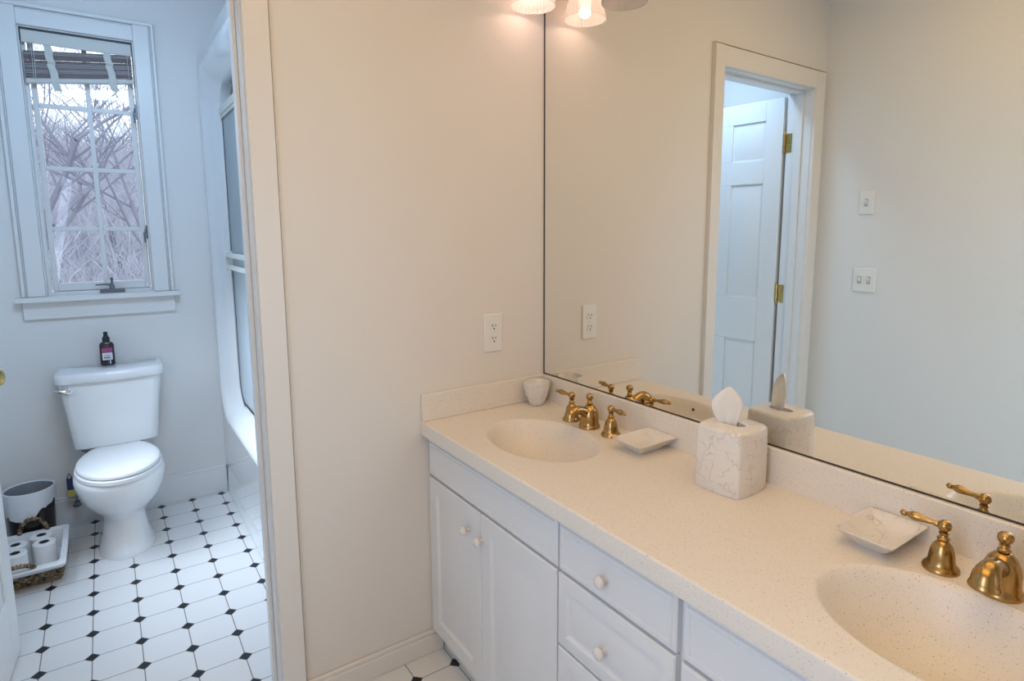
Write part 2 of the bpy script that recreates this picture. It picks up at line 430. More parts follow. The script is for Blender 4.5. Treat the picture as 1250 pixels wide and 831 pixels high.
# doorway trim: jambs with stop, casing with inner bead and outer back band
def casing_v(mb, x_in, x_out, z1):
    s = 1 if x_out > x_in else -1
    def bx(a, b, d, z): mb.box(min(a, b), max(a, b), -d, 0.0, 0, z)
    bx(x_in+s*0.005, x_out-s*0.0035, 0.018, z1-0.0035)
    bx(x_out-s*0.0035, x_out-s*0.0015, 0.012, z1)
    bx(x_out-s*0.0015, x_out, 0.017, z1)
mb = MB(); casing_v(mb, OX1, OX1+0.074, OZ+0.095)
struct(mb, 'trim_1', M['cream_trim'], 'flat doorway casing beside the warm partition wall', 'trim', bevel=0.002)
mb = MB(); casing_v(mb, OX0, OX0-0.088, OZ+0.095)
struct(mb, 'trim_2', M['cream_trim'], 'doorway casing in the corner by the left wall, seen in the mirror', 'trim', bevel=0.002)
mb = MB()
mb.box(OX0-0.004, OX1+0.004, -0.0178, 0, OZ+0.005, OZ+0.0905)
mb.box(OX0-0.088, OX1+0.074, -0.0175, 0, OZ+0.0955, OZ+0.0975)
struct(mb, 'trim_3', M['cream_trim'], 'flat head casing above the doorway, seen in the mirror', 'trim', bevel=0.002)
mb = MB()
for xa, xb, xs in ((OX1, OX1+0.0115, -1), (OX0-0.0115, OX0, 1)):
    mb.box(xa, xb, 0.0, YP1+0.005, 0, OZ+0.0115)
    e = OX1 if xs < 0 else OX0
    mb.box(min(e, e+xs*0.011), max(e, e+xs*0.011), 0.045, 0.083, 0, OZ)
mb.box(OX0, OX1, 0.0, YP1+0.005, OZ, OZ+0.0115); mb.box(OX0+0.011, OX1-0.011, 0.045, 0.083, OZ-0.011, OZ)
struct(mb, 'trim_4', M['trim'], 'white door jamb with stop lining the doorway', 'trim', bevel=0.002)

# ------------------------------------------------------------------ window in the toilet room
win = thing('window_1', 'white casement window with eight panes above the toilet', 'window', (-1.342, YF, WZ0), kind='structure')
mb = MB()
for xa, s in ((WX0, -1), (WX1, 1)):
    def bx(a, b, d): mb.box(min(a, b), max(a, b), YF-d, YF-0.0005, WZ0+0.002, WZ1+0.094)
    bx(xa, xa+s*0.068, 0.016); bx(xa+s*0.068, xa+s*0.076, 0.008); bx(xa+s*0.076, xa+s*0.090, 0.024)
mb.box(WX0, WX1, YF-0.016, YF-0.0005, WZ1, WZ1+0.070); mb.box(WX0, WX1, YF-0.008, YF-0.0005, WZ1+0.070, WZ1+0.078)
mb.box(WX0-0.09, WX1+0.09, YF-0.025, YF-0.0005, WZ1+0.078, WZ1+0.095)
mb.build('casing', M['trim'], win, bevel=0.003)
mb = MB(); mb.box(WX0-0.115, WX1+0.112, YF-0.050, YF-0.0005, WZ0-0.022, WZ0+0.001); mb.box(WX0, WX1, YF-0.0005, YF+0.06, WZ0-0.0001, WZ0+0.001)
mb.build('sill', M['trim'], win, bevel=0.005)
mb = MB(); mb.box(WX0-0.092, WX1+0.090, YF-0.016, YF-0.0005, WZ0-0.108, WZ0-0.022)
mb.build('apron', M['trim'], win, bevel=0.003)
mb = MB()
t = 0.006
mb.box(WX0, WX0+t, YF, YF+0.15, WZ0, WZ1); mb.box(WX1-t, WX1, YF, YF+0.15, WZ0, WZ1)
mb.box(WX0+t, WX1-t, YF, YF+0.15, WZ1-t, WZ1); mb.box(WX0+t, WX1-t, YF+0.045, YF+0.15, WZ0, WZ0+0.016)
mb.box(WX0+t, WX0+0.022, YF+0.040, YF+0.055, WZ0, WZ1)
mb.build('jamb', M['trim'], win, bevel=0.002)
# sash, a little open on its right hinges
HX, HY = WX1-0.012, YF+0.090
ang = radians(-0.8)
def sw(x, y, z):
    dx, dy = x-HX, y-HY
    return (HX + dx*cos(ang) - dy*sin(ang), HY + dx*sin(ang) + dy*cos(ang), z)
SX0, SX1, SZ0, SZ1 = WX0+0.026, WX1-0.012, WZ0+0.018, WZ1-0.012
PX0, PX1, PZ0, PZ1 = -1.518, -1.153, 1.222, 2.365
mb = MB()
mb.box(SX0, PX0, HY-0.020, HY+0.018, SZ0, SZ1, sw); mb.box(PX1, SX1, HY-0.020, HY+0.018, SZ0, SZ1, sw)
mb.box(PX0, PX1, HY-0.020, HY+0.018, SZ0, PZ0, sw); mb.box(PX0, PX1, HY-0.020, HY+0.018, PZ1, SZ1, sw)
sash = mb.build('sash', M['trim'], win, bevel=0.003)
mb = MB(); mb.box(PX0, PX1, HY-0.003, HY+0.003, PZ0, PZ1, sw); mb.build('pane', M['pane'], sash, smooth=0)
mb = MB()
MXC = -1.322
mb.box(MXC-0.010, MXC+0.010, HY-0.015, HY-0.0032, PZ0, PZ1, sw)
for z in (1.490, 1.782, 2.074):
    mb.box(PX0, MXC-0.010, HY-0.015, HY-0.0032, z-0.010, z+0.010, sw); mb.box(MXC+0.010, PX1, HY-0.015, HY-0.0032, z-0.010, z+0.010, sw)
mb.build('muntin', M['trim'], sash, bevel=0.002)
mb = MB()
mb.box(-1.352, -1.246, YF+0.028, YF+0.062, WZ0+0.0012, WZ0+0.020)
mb.lathe([(0.012, 0), (0.011, 0.02), (0.006, 0.028)], (-1.300, YF+0.042, WZ0+0.018), 14)
mb.tube([(-1.300, YF+0.042, WZ0+0.040), (-1.325, YF+0.036, WZ0+0.046), (-1.368, YF+0.034, WZ0+0.044)], [0.006, 0.005, 0.004], 8)
mb.tube([(-1.300, YF+0.042, WZ0+0.030), (-1.299, YF+0.040, WZ0+0.068)], [0.006, 0.005], 8); mb.sphere((-1.299, YF+0.040, WZ0+0.072), 0.008)
mb.build('crank', M['grey_metal'], win, bevel=0.002)
for zc_ in (2.075, 1.474):
    mb = MB(); mb.box(WX1-0.014, WX1-t, YF+0.010, YF+0.030, zc_-0.035, zc_+0.035)
    mb.tube([(WX1-0.012, YF+0.018, zc_+0.02), (WX1-0.022, YF+0.014, zc_-0.01), (WX1-0.020, YF+0.012, zc_-0.055)], 0.005, 8)
    mb.build('latch', M['grey_metal'], win, bevel=0.002)

mb = MB()
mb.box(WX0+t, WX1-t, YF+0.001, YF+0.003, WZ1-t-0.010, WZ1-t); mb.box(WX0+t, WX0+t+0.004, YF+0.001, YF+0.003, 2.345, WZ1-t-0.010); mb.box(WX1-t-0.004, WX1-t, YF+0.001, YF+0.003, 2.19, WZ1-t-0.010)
mb.build('valance_gap_shade', M['black'], win, smooth=0)  # black strips put in as the shade in the gap round the valance
# blind
bl = thing('window_blind', 'raised brown slat blind with cream tapes under a pale valance', 'blind', (-1.342, YF+0.02, 2.17))
mb = MB(); mb.box(WX0+0.010, WX1-0.010, YF+0.004, YF+0.012, 2.338, 2.398); mb.build('valance', M['valance'], bl, bevel=0.003)
mb = MB(); mb.box(WX0+0.014, WX1-0.014, YF+0.014, YF+0.044, 2.362, WZ1-t-0.001); mb.build('headrail', M['valance'], bl, bevel=0.002)
random.seed(4)
ns = 18
for i in range(ns):
    z = 2.208 + i*0.0064 + (0.003 if i > 11 else 0)
    dark = i in (0, 1, 11, 12, 13, 17) or (i % 4 == 2)
    tilt = 0.026 - 0.006*i/ns
    mb = MB()
    x0, x1 = WX0+0.012+random.uniform(0, .003), WX1-0.012-random.uniform(0, .003)
    y0 = YF+0.010+random.uniform(0, .003)
    mb.loops([[(x0, y0, z-tilt), (x0, y0+0.026, z-tilt+0.002), (x0, y0+0.026, z-tilt+0.0055), (x0, y0, z-tilt+0.0040)],
              [(x1, y0, z+tilt), (x1, y0+0.026, z+tilt+0.002), (x1, y0+0.026, z+tilt+0.0055), (x1, y0, z+tilt+0.0040)]])
    mb.build('slat', M['slat_dark'] if dark else M['slat_grey'], bl, smooth=0)
mb = MB(); mb.box(WX0+0.012, WX1-0.012, YF+0.008, YF+0.038, 2.184, 2.205, lambda x, y, z: (x, y, z+(x+1.342)*.118)); mb.build('bottom_rail', M['valance'], bl, bevel=0.003)
for x in (-1.462, -1.232):
    mb = MB()
    dz_ = (x+1.342)*.118
    pr = [(2.338, .004), (2.326+dz_, -.002), (2.310+dz_, -.006), (2.290+dz_, -.004), (2.276+dz_, -.010), (2.268+dz_, -.003), (2.260+dz_, -.008), (2.235+dz_, -.006), (2.212+dz_, -.004), (2.190+dz_, -.004), (2.165+dz_, .000), (2.150+dz_, .004)]
    rings = []
    for k, (z, dy) in enumerate(pr):
        sh = 0.003*sin(k*1.9) + 0.024*(2.338-z)/.2
        rings.append([(x+sh-0.015, YF+0.006+dy, z), (x+sh+0.015, YF+0.006+dy, z), (x+sh+0.015, YF+0.0075+dy, z), (x+sh-0.015, YF+0.0075+dy, z)])
    mb.loops(rings); mb.build('ladder_tape', M['tape'], bl, smooth=60)
for x in (-1.522, -1.514, -1.150):
    mb = MB(); mb.tube([(x, YF-0.0005, 2.345), (x+.002, YF-0.001, 2.26), (x, YF+0.001, 2.175)], 0.0012, 6); mb.build('cord', M['tape'], bl)

# outdoors beyond the window
mb = MB()
N = 24
rings = []
for j in range(N+1):
    y = 2.6 + j*1.5
    z = -1.2 + max(0, (y-6))*0.20 + 0.10*sin(y*1.1)
    rings.append([(x, y, z + 0.15*sin(x*0.7+y)) for x in [-14+i*1.2 for i in range(22)]])
mb.loops(rings, False, False, False)
struct(mb, 'ground', M['snow'], 'pale wintry slope outside the window', 'ground', smooth=60)
def grow(mb, p, d, length, rad, depth, rng):
    seg = 3
    pts = [p]; q = Vector(p); dd = Vector(d)
    for i in range(seg):
        dd = (dd + Vector((rng.uniform(-.18, .18), rng.uniform(-.18, .18), rng.uniform(-.10, .16)))).normalized()
        q = q + dd*(length/seg); pts.append(q.copy())
    rad2 = rad*0.6
    mb.tube(pts, [rad + (rad2-rad)*i/seg for i in range(seg+1)], 5 if depth > 2 else 3, cap=False)
    if depth == 0: return
    nb = 4 if depth > 1 else 5
    for k in range(nb):
        t = rng.uniform(0.35, 1.0) if k else 1.0
        i = min(seg-1, int(t*seg)); fr = t*seg-i
        base = pts[i].lerp(pts[i+1], fr) if i+1 <= seg else pts[-1]
        a = rng.uniform(0, 2*pi)
        side = Vector((cos(a), sin(a), rng.uniform(-.2, .5)))
        nd = (dd*rng.uniform(0.5, 1.0) + side*rng.uniform(0.5, 0.95)).normalized()
        grow(mb, base, nd, length*rng.uniform(0.55, 0.8), rad2*rng.uniform(0.5, 0.8), depth-1, rng)
def tree(seed, h, r, lean=(0, 0), depth=5):
    rng = random.Random(seed)
    mb = MB(); grow(mb, Vector((0, 0, 0)), Vector((lean[0], lean[1], 1)).normalized(), h, r, depth, rng)
    return mb
def gz(x, y): return -1.2 + max(0, (y-6))*0.20 + 0.10*sin(y*1.1) + 0.15*sin(x*0.7+y) - 0.06
protos = [tree(3, 2.6, .055, (0, 0), 6).build('bare_tree', M['bark'], smooth=0), tree(8, 2.2, .05, (.15, 0), 6).build('bare_tree', M['bark'], smooth=0)]
lean_tree = tree(21, 2.5, .13, (.62, .1)).build('bare_tree', M['bark'])
lean_tree.location = (-2.9, 8.6, gz(-2.9, 8.6)); tag(lean_tree, 'thick leafless tree leaning right across the window panes', 'tree', 'bare trees outside the window')
spots = [(-0.55, 9.5, 0, 1.0), (-1.0, 14.5, 1, 1.0), (-2.0, 19.5, 0, 1.1), (-1.1, 25.0, 1, 1.2)]
used = set()
for n, (x, y, k, s) in enumerate(spots):
    o = protos[k] if k not in used else protos[k].copy()
    if k in used: C.objects.link(o)
    used.add(k)
    o.location = (x, y, gz(x, y)); o.rotation_euler = (0, 0, n*2.4); o.scale = (s, s, s)
    tag(o, 'grey leafless tree in the woods outside the window', 'tree', 'bare trees outside the window')
# thicket of thin pale stems further up the slope: nobody could count it
rng = random.Random(77)
mb = MB()
for i in range(4600):
    y = rng.uniform(9.5, 36); x = -1.4 + rng.uniform(-1, 1)*(1.3 + y*.10)
    z = gz(x, y); h = rng.uniform(0.5, 1.9)*(1+max(0, y-12)/34)
    a, b = rng.uniform(-.5, .5), rng.uniform(-.2, .2)
    mb.tube([(x, y, z), (x+a*.5*h*.6, y+b*.4, z+h*.55), (x+a*h, y+b, z+h)], [0.011, 0.008, 0.003], 3, cap=False)
    for k in range(4):
        t = rng.uniform(.4, .9); bx_, bz_ = x+a*t*h*.8, z+h*t
        mb.tube([(bx_, y+b*t, bz_), (bx_+rng.uniform(-.4, .4), y+b+rng.uniform(-.2, .2), bz_+rng.uniform(.1, .5))], [0.008, 0.003], 3, cap=False)
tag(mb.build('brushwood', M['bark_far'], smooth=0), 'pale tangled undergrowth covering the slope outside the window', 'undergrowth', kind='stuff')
mb = MB()
for i in range(260):
    x, y = rng.uniform(-3.0, 0.8), rng.uniform(10.2, 10.9)
    z = gz(x, y)+rng.uniform(.05, .28); s = rng.uniform(.02, .05); a = rng.uniform(0, pi)
    mb.poly([(x-s*cos(a), y-s*sin(a), z), (x, y+s*.3, z-s*.6), (x+s*cos(a), y+s*sin(a), z+s*.3), (x, y-s*.2, z+s)])
tag(mb.build('dry_leaves', M['leaves'], smooth=0), 'band of dry orange leaves across the slope outside', 'leaves', kind='stuff')

# ------------------------------------------------------------------ shower unit and sliding doors
sh = thing('shower_surround', 'white moulded fiberglass tub and shower unit right of the toilet', 'shower', (-0.45, 1.0, 0))
ys0, ys1 = 0.145, YF-0.003
def ringx(x, y0, y1, z0, z1, rt, rb): return [(x, a, b) for a, b in rrect(y0, y1, z0, z1, rt, rb, 10)]
mb = MB()
mb.loops([
    ringx(-0.10, ys0, ys1, 0.001, 2.385, 0.09, 0.004),
    ringx(XS+0.004, ys0, ys1, 0.001, 2.385, 0.09, 0.004),
    ringx(XS, ys0+.004, ys1-.004, 0.004, 2.381, 0.088, 0.004),
    ringx(XS, ys0+.058, ys1-.055, 0.455, 2.318, 0.14, 0.17),
    ringx(XS-0.008, ys0+.066, ys1-.063, 0.463, 2.310, 0.15, 0.17),
    ringx(XS-0.010, ys0+.078, ys1-.075, 0.475, 2.296, 0.15, 0.17),
    ringx(XS-0.004, ys0+.094, ys1-.092, 0.493, 2.272, 0.15, 0.17),
    ringx(XS+0.010, ys0+.108, ys1-.108, 0.510, 2.245, 0.16, 0.17),
    ringx(XS+0.028, ys0+.135, ys1-.140, 0.530, 2.225, 0.16, 0.16),
    ringx(XS+0.048, ys0+.20, ys1-.205, 0.548, 2.205, 0.15, 0.14),
    ringx(XS+0.058, ys0+.225, ys1-.237, 0.562, 2.195, 0.14, 0.13),
    ringx(XS+0.105, ys0+.225, ys1-.237, 0.562, 2.195, 0.14, 0.13),
    ringx(XS+0.130, ys0+.20, ys1-.20, 0.50, 2.22, 0.14, 0.13),
    ringx(-0.20, ys0+.20, ys1-.20, 0.15, 2.22, 0.14, 0.13),
], cap0=True, cap1=True)
mb.build('tub_shell', M['fiberglass'], sh, smooth=50)

sd = thing('shower_door', 'frosted sliding shower doors with white rails and a towel bar', 'shower door', (-0.77, 1.0, 0.564))
gy0, gy1 = ys0+.228, ys1-.2405
mb = MB(); mb.box(XS+0.056, XS+0.1, gy0+.01, gy1-.004, 2.035, 2.095); mb.box(XS+0.052, XS+0.056, gy0+.01, gy1-.004, 2.052, 2.088)
mb.build('header_rail', pm('cream_enamel_rail', (0.70, 0.71, 0.66), 0.3, var=(10, (0.66, 0.67, 0.62))), sd, bevel=0.004)
mb = MB(); mb.box(XS+0.060, XS+0.1, gy0+.13, gy1-.13, 0.5625, 0.575); mb.build('bottom_track', M['plate'], sd, bevel=0.002)
def glass_loop(x, ya, yb, i=0, rb=0.126): return ringx(x, ya+i, yb-i, 0.5645+i, 2.033, 0.002, rb-i)
for (xa, ya, yb, rn) in ((XS+0.064, 0.86, gy1-.001, 1), (XS+0.082, gy0+.001, 0.92, 0)):
    mb = MB(); mb.loops([glass_loop(xa, ya, yb, .006, .126), glass_loop(xa+0.006, ya, yb, .006, .126)])
    pn = mb.build('glass_panel', M['shower_glass'], sd, smooth=0)
    mb = MB()
    rg = [glass_loop(xa-.0005, ya, yb, 0), glass_loop(xa-.0005, ya, yb, .026), glass_loop(xa+.0065, ya, yb, .026), glass_loop(xa+.0065, ya, yb, 0)]
    rg.append(rg[0]); mb.loops(rg, False, False); mb.build('gasket', M['black'], pn, smooth=0)
tb = MB()
for z in (1.357, 1.298): tb.box(XS+0.030, XS+0.042, 0.90, 1.628, z-0.012, z+0.012)
for y in (1.616, 0.905): tb.box(XS+0.028, XS+0.0635, y-0.012, y+0.012, 1.280, 1.375)
tb.build('towel_bar', pm('cream_towel_bar', (0.76, 0.77, 0.72), 0.3, var=(10, (0.72, 0.73, 0.68))), sd, bevel=0.003)

# ------------------------------------------------------------------ toilet
TX = -1.340
to = thing('toilet', 'white two piece toilet with closed lid under the window', 'toilet', (TX, 1.55, 0))
def egg(z, rx, yf, yc, yb, yclip=None, n=40, p=2.0, pb=2.0):
    out = []
    for k in range(n):
        a = 2*pi*k/n
        x = rx*math.copysign(abs(cos(a))**(2/p), cos(a))
        s_ = sin(a)
        if s_ < 0: y = yc - (yc-yf)*abs(s_)**(2/p)
        else:
            x = rx*math.copysign(abs(cos(a))**(2/pb), cos(a)); y = yc + (yb-yc)*abs(s_)**(2/pb)
        if yclip is not None: y = min(y, yclip)
        out.append((TX+x, y, z))
    return out
mb = MB()
mb.loops([
    egg(0.0, .112, 1.336, 1.50, 1.80, pb=3), egg(.012, .112, 1.336, 1.50, 1.80, pb=3), egg(.030, .104, 1.346, 1.50, 1.80, pb=3),
    egg(.08, .092, 1.372, 1.50, 1.79, pb=3), egg(.13, .085, 1.392, 1.50, 1.79, pb=3), egg(.165, .084, 1.398, 1.50, 1.78, pb=3),
    egg(.185, .094, 1.385, 1.50, 1.78, pb=3), egg(.205, .110, 1.355, 1.50, 1.77, pb=3), egg(.235, .135, 1.318, 1.50, 1.76, pb=3),
    egg(.275, .158, 1.276, 1.49, 1.75, pb=2.6), egg(.32, .172, 1.246, 1.48, 1.74, pb=2.5), egg(.365, .178, 1.233, 1.47, 1.73, pb=2.5),
    egg(.385, .176, 1.232, 1.47, 1.73, pb=2.5), egg(.394, .170, 1.238, 1.47, 1.725, pb=2.5)])
mb.box(TX-.095, TX+.095, 1.66, 1.868, .33, .428)
bowl = mb.build('bowl', M['porcelain'], to, smooth=50)
mb = MB()
rings = [egg(.3945, .166, 1.228, 1.47, 1.74, 1.70), egg(.3975, .170, 1.224, 1.47, 1.745, 1.70), egg(.412, .170, 1.224, 1.47, 1.745, 1.70), egg(.4155, .165, 1.229, 1.47, 1.74, 1.70),
         egg(.4155, .10, 1.30, 1.47, 1.65, 1.66), egg(.3945, .10, 1.30, 1.47, 1.65, 1.66)]
rings.append(rings[0]); mb.loops(rings, False, False); mb.build('seat', M['seat'], to, smooth=50)
mb = MB()
mb.loops([egg(.4185, .158, 1.236, 1.47, 1.74, 1.695), egg(.4205, .163, 1.231, 1.47, 1.745, 1.695), egg(.432, .164, 1.230, 1.47, 1.745, 1.695), egg(.4375, .158, 1.237, 1.47, 1.74, 1.69), egg(.4405, .14, 1.26, 1.47, 1.71, 1.68), egg(.4415, .06, 1.38, 1.47, 1.6, 1.60)])
lid = mb.build('lid', M['seat'], to, smooth=60)
for s in (-.075, .075):
    mb = MB(); mb.box(TX+s-.018, TX+s+.018, 1.660, 1.684, .428, .4415); mb.build('hinge', M['seat'], to, bevel=0.004)
def tank_ring(z, a, y0, y1, bow, r=.035, k=6):
    pts = []
    base = rrect(-a, a, y0, y1, .012, r, k)
    out = []
    for x, y in base:
        t = (y1-y)/(y1-y0)
        out.append((x, y - bow*(1-(x/a)**2)*t))
    # denser front for the bow
    dense = []
    for i, p in enumerate(out):
        q = out[(i+1) % len(out)]
        dense.append(p)
        if abs(p[0]-q[0]) > a*.8:
            for j in range(1, 12):
                x = p[0]+(q[0]-p[0])*j/12; y = base[i][1]+(base[(i+1) % len(out)][1]-base[i][1])*j/12
                t = (y1-y)/(y1-y0); dense.append((x, y - bow*(1-(x/a)**2)*t))
    return [(TX+x*1.07, y, z) for x, y in dense]
mb = MB()
mb.loops([tank_ring(.4285, .146, 1.715, 1.868, .010), tank_ring(.440, .161, 1.700, 1.876, .014), tank_ring(.50, .167, 1.697, 1.878, .016), tank_ring(.62, .177, 1.692, 1.880, .018), tank_ring(.74, .192, 1.688, 1.880, .020), tank_ring(.764, .194, 1.688, 1.880, .020)])
tank = mb.build('tank', M['porcelain'], to, smooth=50)
mb = MB()
mb.loops([tank_ring(.7645, .200, 1.682, 1.884, .024), tank_ring(.768, .205, 1.678, 1.886, .025), tank_ring(.798, .207, 1.676, 1.886, .026), tank_ring(.809, .203, 1.680, 1.884, .025), tank_ring(.8135, .190, 1.692, 1.874, .022)])
mb.build('tank_lid', M['porcelain'], to, smooth=50)
mb = MB()
mb.lathe([(.017, 0), (.017, .007), (.009, .011), (.008, .018)], f=lambda x, y, z: (-1.508+x, 1.6895-z, .733+y), n=16)
mb.tube([(-1.503, 1.671, .731), (-1.520, 1.668, .735), (-1.552, 1.667, .743), (-1.562, 1.667, .745)], [.011, .013, .008, .005], 10)
mb.build('flush_lever', M['chrome'], to)
mb = MB(); mb.lathe([(.018, 0), (.018, .010), (.028, .011), (.028, .0248)], (-1.472, 1.79, .4035), 12); mb.build('tank_nut', M['grey_metal'], to)

# water supply with a coloured tag
ws = thing('supply_line', 'water supply hose with a navy and yellow tag left of the toilet', 'hose', (-1.53, 1.85, .11))
mb = MB(); mb.tube([(-1.472, 1.79, .402), (-1.473, 1.80, .36), (-1.500, 1.83, .30), (-1.532, 1.845, .22), (-1.530, 1.845, .14)], .0055, 8); mb.build('hose', M['steel_braid'], ws)
mb = MB(); mb.lathe([(.012, 0), (.012, .022), (.008, .024), (.008, .03)], (-1.530, 1.845, .112), 12)
mb.tube([(-1.530, 1.845, .122), (-1.530, 1.880, .122)], .009, 10); mb.lathe([(.004, 0), (.018, .002), (.018, .010), (.003, .012)], f=lambda x, y, z: (-1.530+x, 1.834-z, .122+y*.6), n=14)
mb.build('valve', M['grey_metal'], ws)
mb = MB(); mb.box(-1.563, -1.535, 1.826, 1.838, .205, .262); mb.tube([(-1.560, 1.832, .262), (-1.552, 1.832, .290), (-1.540, 1.836, .262)], .003, 6)
mb.box(-1.557, -1.545, 1.8255, 1.826, .24, .255)
tg = mb.build('tag', M['navy'], ws, bevel=.002)
mb = MB(); mb.box(-1.566, -1.534, 1.824, 1.839, .172, .2045); mb.build('tag_band', M['yellow'], tg, bevel=.002)

# spray bottle on the tank
sb = thing('spray_bottle', 'dark plum spray bottle with pink and white label on the toilet tank', 'bottle', (-1.347, 1.832, .8137))
bx0, by0, bz0 = -1.347, 1.832, .8137
def oval(z, rx, ry, p=3.2, n=32):
    return [(bx0+rx*math.copysign(abs(cos(2*pi*k/n))**(2/p), cos(2*pi*k/n)), by0+ry*math.copysign(abs(sin(2*pi*k/n))**(2/p), sin(2*pi*k/n)), bz0+z) for k in range(n)]
mb = MB(); mb.loops([oval(0, .028, .018), oval(.004, .031, .021), oval(.10, .031, .021), oval(.112, .026, .018), oval(.118, .015, .014, 2)])
bt = mb.build('body', M['bottle'], sb, smooth=50)
mb = MB(); mb.box(bx0-.022, bx0+.022, by0-.0222, by0-.0208, bz0+.066, bz0+.088); mb.box(bx0+.001, bx0+.005, by0-.0222, by0-.0208, bz0+.088, bz0+.102); mb.build('pink_label', M['pink'], bt, smooth=0)
mb = MB(); mb.box(bx0-.021, bx0+.021, by0-.0222, by0-.0208, bz0+.028, bz0+.064); mb.box(bx0+.008, bx0+.0125, by0-.0222, by0-.0208, bz0+.008, bz0+.026)
wl = mb.build('white_label', M['white_label'], bt, smooth=0)
mb = MB(); mb.box(bx0-.015, bx0+.012, by0-.0232, by0-.0223, bz0+.037, bz0+.043); mb.box(bx0-.014, bx0+.010, by0-.0232, by0-.0223, bz0+.050, bz0+.052); mb.build('print', M['grey_ink'], wl, smooth=0)
mb = MB(); mb.lathe([(.016, .1185), (.016, .138), (.013, .141), (.010, .146), (.009, .150), (.009, .166), (.005, .168)], (bx0, by0, bz0), 20)
mb.tube([(bx0, by0-.005, bz0+.160), (bx0, by0-.014, bz0+.160)], .004, 8)
mb.build('spray_top', M['pump'], sb)

# trash bin
BX, BY = -1.700, 1.757
tbn = thing('trash_bin', 'dark metal trash bin with a white bag folded over its rim', 'bin', (BX, BY, 0))
mb = MB(); mb.lathe([(.080, .001), (.083, .004), (.094, .272), (.0955, .276), (.0930, .276), (.080, .02)], (BX, BY, 0), 40, cap0=True, cap1=True)
mb.build('body', M['bin'], tbn, smooth=40)
mb = MB()
rng = random.Random(5)
wob = [rng.uniform(-1, 1) for _ in range(48)]
def bagring(r, z, w=0, zw=0):
    return [(BX+(r+w*wob[k])*cos(2*pi*k/48), BY+(r+w*wob[k])*sin(2*pi*k/48), z+zw*wob[(k*5) % 48] + (-.040*max(0, cos(2*pi*k/48+2.3))-.01*sin(2*pi*k/48*3) if zw else 0)) for k in range(48)]
mb.loops([bagring(.098, .205, .0015, .010), bagring(.100, .235, .0015, .004), bagring(.1005, .268, .001), bagring(.0985, .2815, .001), bagring(.094, .283, .001), bagring(.0905, .2755, .001)], False, False)
mb.build('bag_cuff', M['bag'], tbn, smooth=60)
mb = MB(); mb.loops([bagring(.0900, .2750, 0), bagring(.085, .22, .002), bagring(.080, .10, .002), bagring(.070, .06, .002), bagring(.02, .05)], False, True)
mb.build('bag_lining', M['bag_in'], tbn, smooth=60)

# wicker tray with cloth liner and toilet rolls
bk = thing('storage_basket', 'brown woven basket with white cloth liner beside the trash bin', 'basket', (-1.705, 1.46, 0))
bx = -1.705
def brect(hx, y0, y1, z): return [(bx+a, b, z) for a, b in rrect(-hx, hx, y0, y1, .02, .02, 4)]
mb = MB()
mb.loops([brect(.115, 1.325, 1.605, .002), brect(.118, 1.322, 1.608, .006), brect(.140, 1.262, 1.640, .098), brect(.134, 1.268, 1.634, .098), brect(.1165, 1.328, 1.6065, .010)])
body = mb.build('body', M['wicker'], bk, smooth=40)
# braided rows round the outside: surface pattern of the basket
mb = MB()
for r in range(5):
    z = .014 + r*.0175; t = (z-.006)/.092
    hx = .118+.022*t; y0 = 1.322-.060*t; y1 = 1.608+.032*t
    per = [(bx-hx, y0), (bx+hx, y0), (bx+hx, y1), (bx-hx, y1)]
    for e in range(4):
        p, q = Vector((*per[e], z)), Vector((*per[(e+1) % 4], z))
        n = int((q-p).length/.018)
        for k in range(n):
            c = p.lerp(q, (k+.5)/n); d = (q-p).normalized(); ob = Vector((d.y, -d.x, 0))
            s_ = 1 if (k+r) % 2 else -1
            mb.tube([c-d*.011+ob*.001-Vector((0, 0, .006*s_)), c+ob*.005, c+d*.011+ob*.001+Vector((0, 0, .006*s_))], [.004, .0075, .004], 5)
mb.build('braid', M['wicker'], bk, smooth=60)
mb = MB()
mb.loops([brect(.1445, 1.252, 1.647, .082), brect(.149, 1.240, 1.654, .100), brect(.147, 1.244, 1.652, .1045), brect(.128, 1.280, 1.628, .1015), brect(.114, 1.332, 1.606, .018), brect(.05, 1.40, 1.5, .015)], False, True)
mb.build('liner', M['cloth'], bk, smooth=60, solid=.002)
for (y, x, up) in ((1.646, -1.690, .078), (1.262, -1.712, .028)):
    pts = []
    mb = MB()
    for k in range(15):
        a = pi*k/14
        pts.append(Vector((x-.052*cos(a), y-.012*sin(a)*(1 if up < .05 else -.2), .090+up*sin(a)+(.012 if up < .05 else 0))))
    mb.tube(pts, .007, 8)
    for k in range(14):
        c = pts[k].lerp(pts[k+1], .5); d = (pts[k+1]-pts[k]).normalized(); w_ = d.cross(Vector((0, 1, 0))).normalized()
        mb.tube([c-d*.007+w_*.009, c+Vector((0, -.009, 0)), c+d*.007-w_*.009], [.003, .0055, .003], 5)
    mb.build('handle', M['wicker'], bk, smooth=60)
def roll(x, y, label, z0=.018, h=.100):
    o = thing('toilet_roll', label, 'toilet paper', (x, y, z0), 'toilet paper rolls in the basket')
    mb = MB()
    R_, r_ = .0420, .0185
    pr = [(r_, 0), (R_-.004, 0), (R_, .004), (R_, h-.004), (R_-.004, h), (r_, h), (r_, 0)]
    mb.lathe(pr, (x, y, z0), 32, cap0=False, cap1=False); mb.build('paper', M['paper'], o, smooth=40)
    mb = MB(); mb.lathe([(r_-.0003, h-.001), (r_-.0008, 0.001), (.001, .0012)], (x, y, z0), 24, cap0=False, cap1=True); mb.build('core', M['cardboard'], o)
roll(-1.655, 1.560, 'toilet roll at the back of the basket, nearest the trash bin')
roll(-1.640, 1.475, 'toilet roll at the right side of the basket, nearest the toilet')
roll(-1.741, 1.512, 'toilet roll in the middle left of the basket')
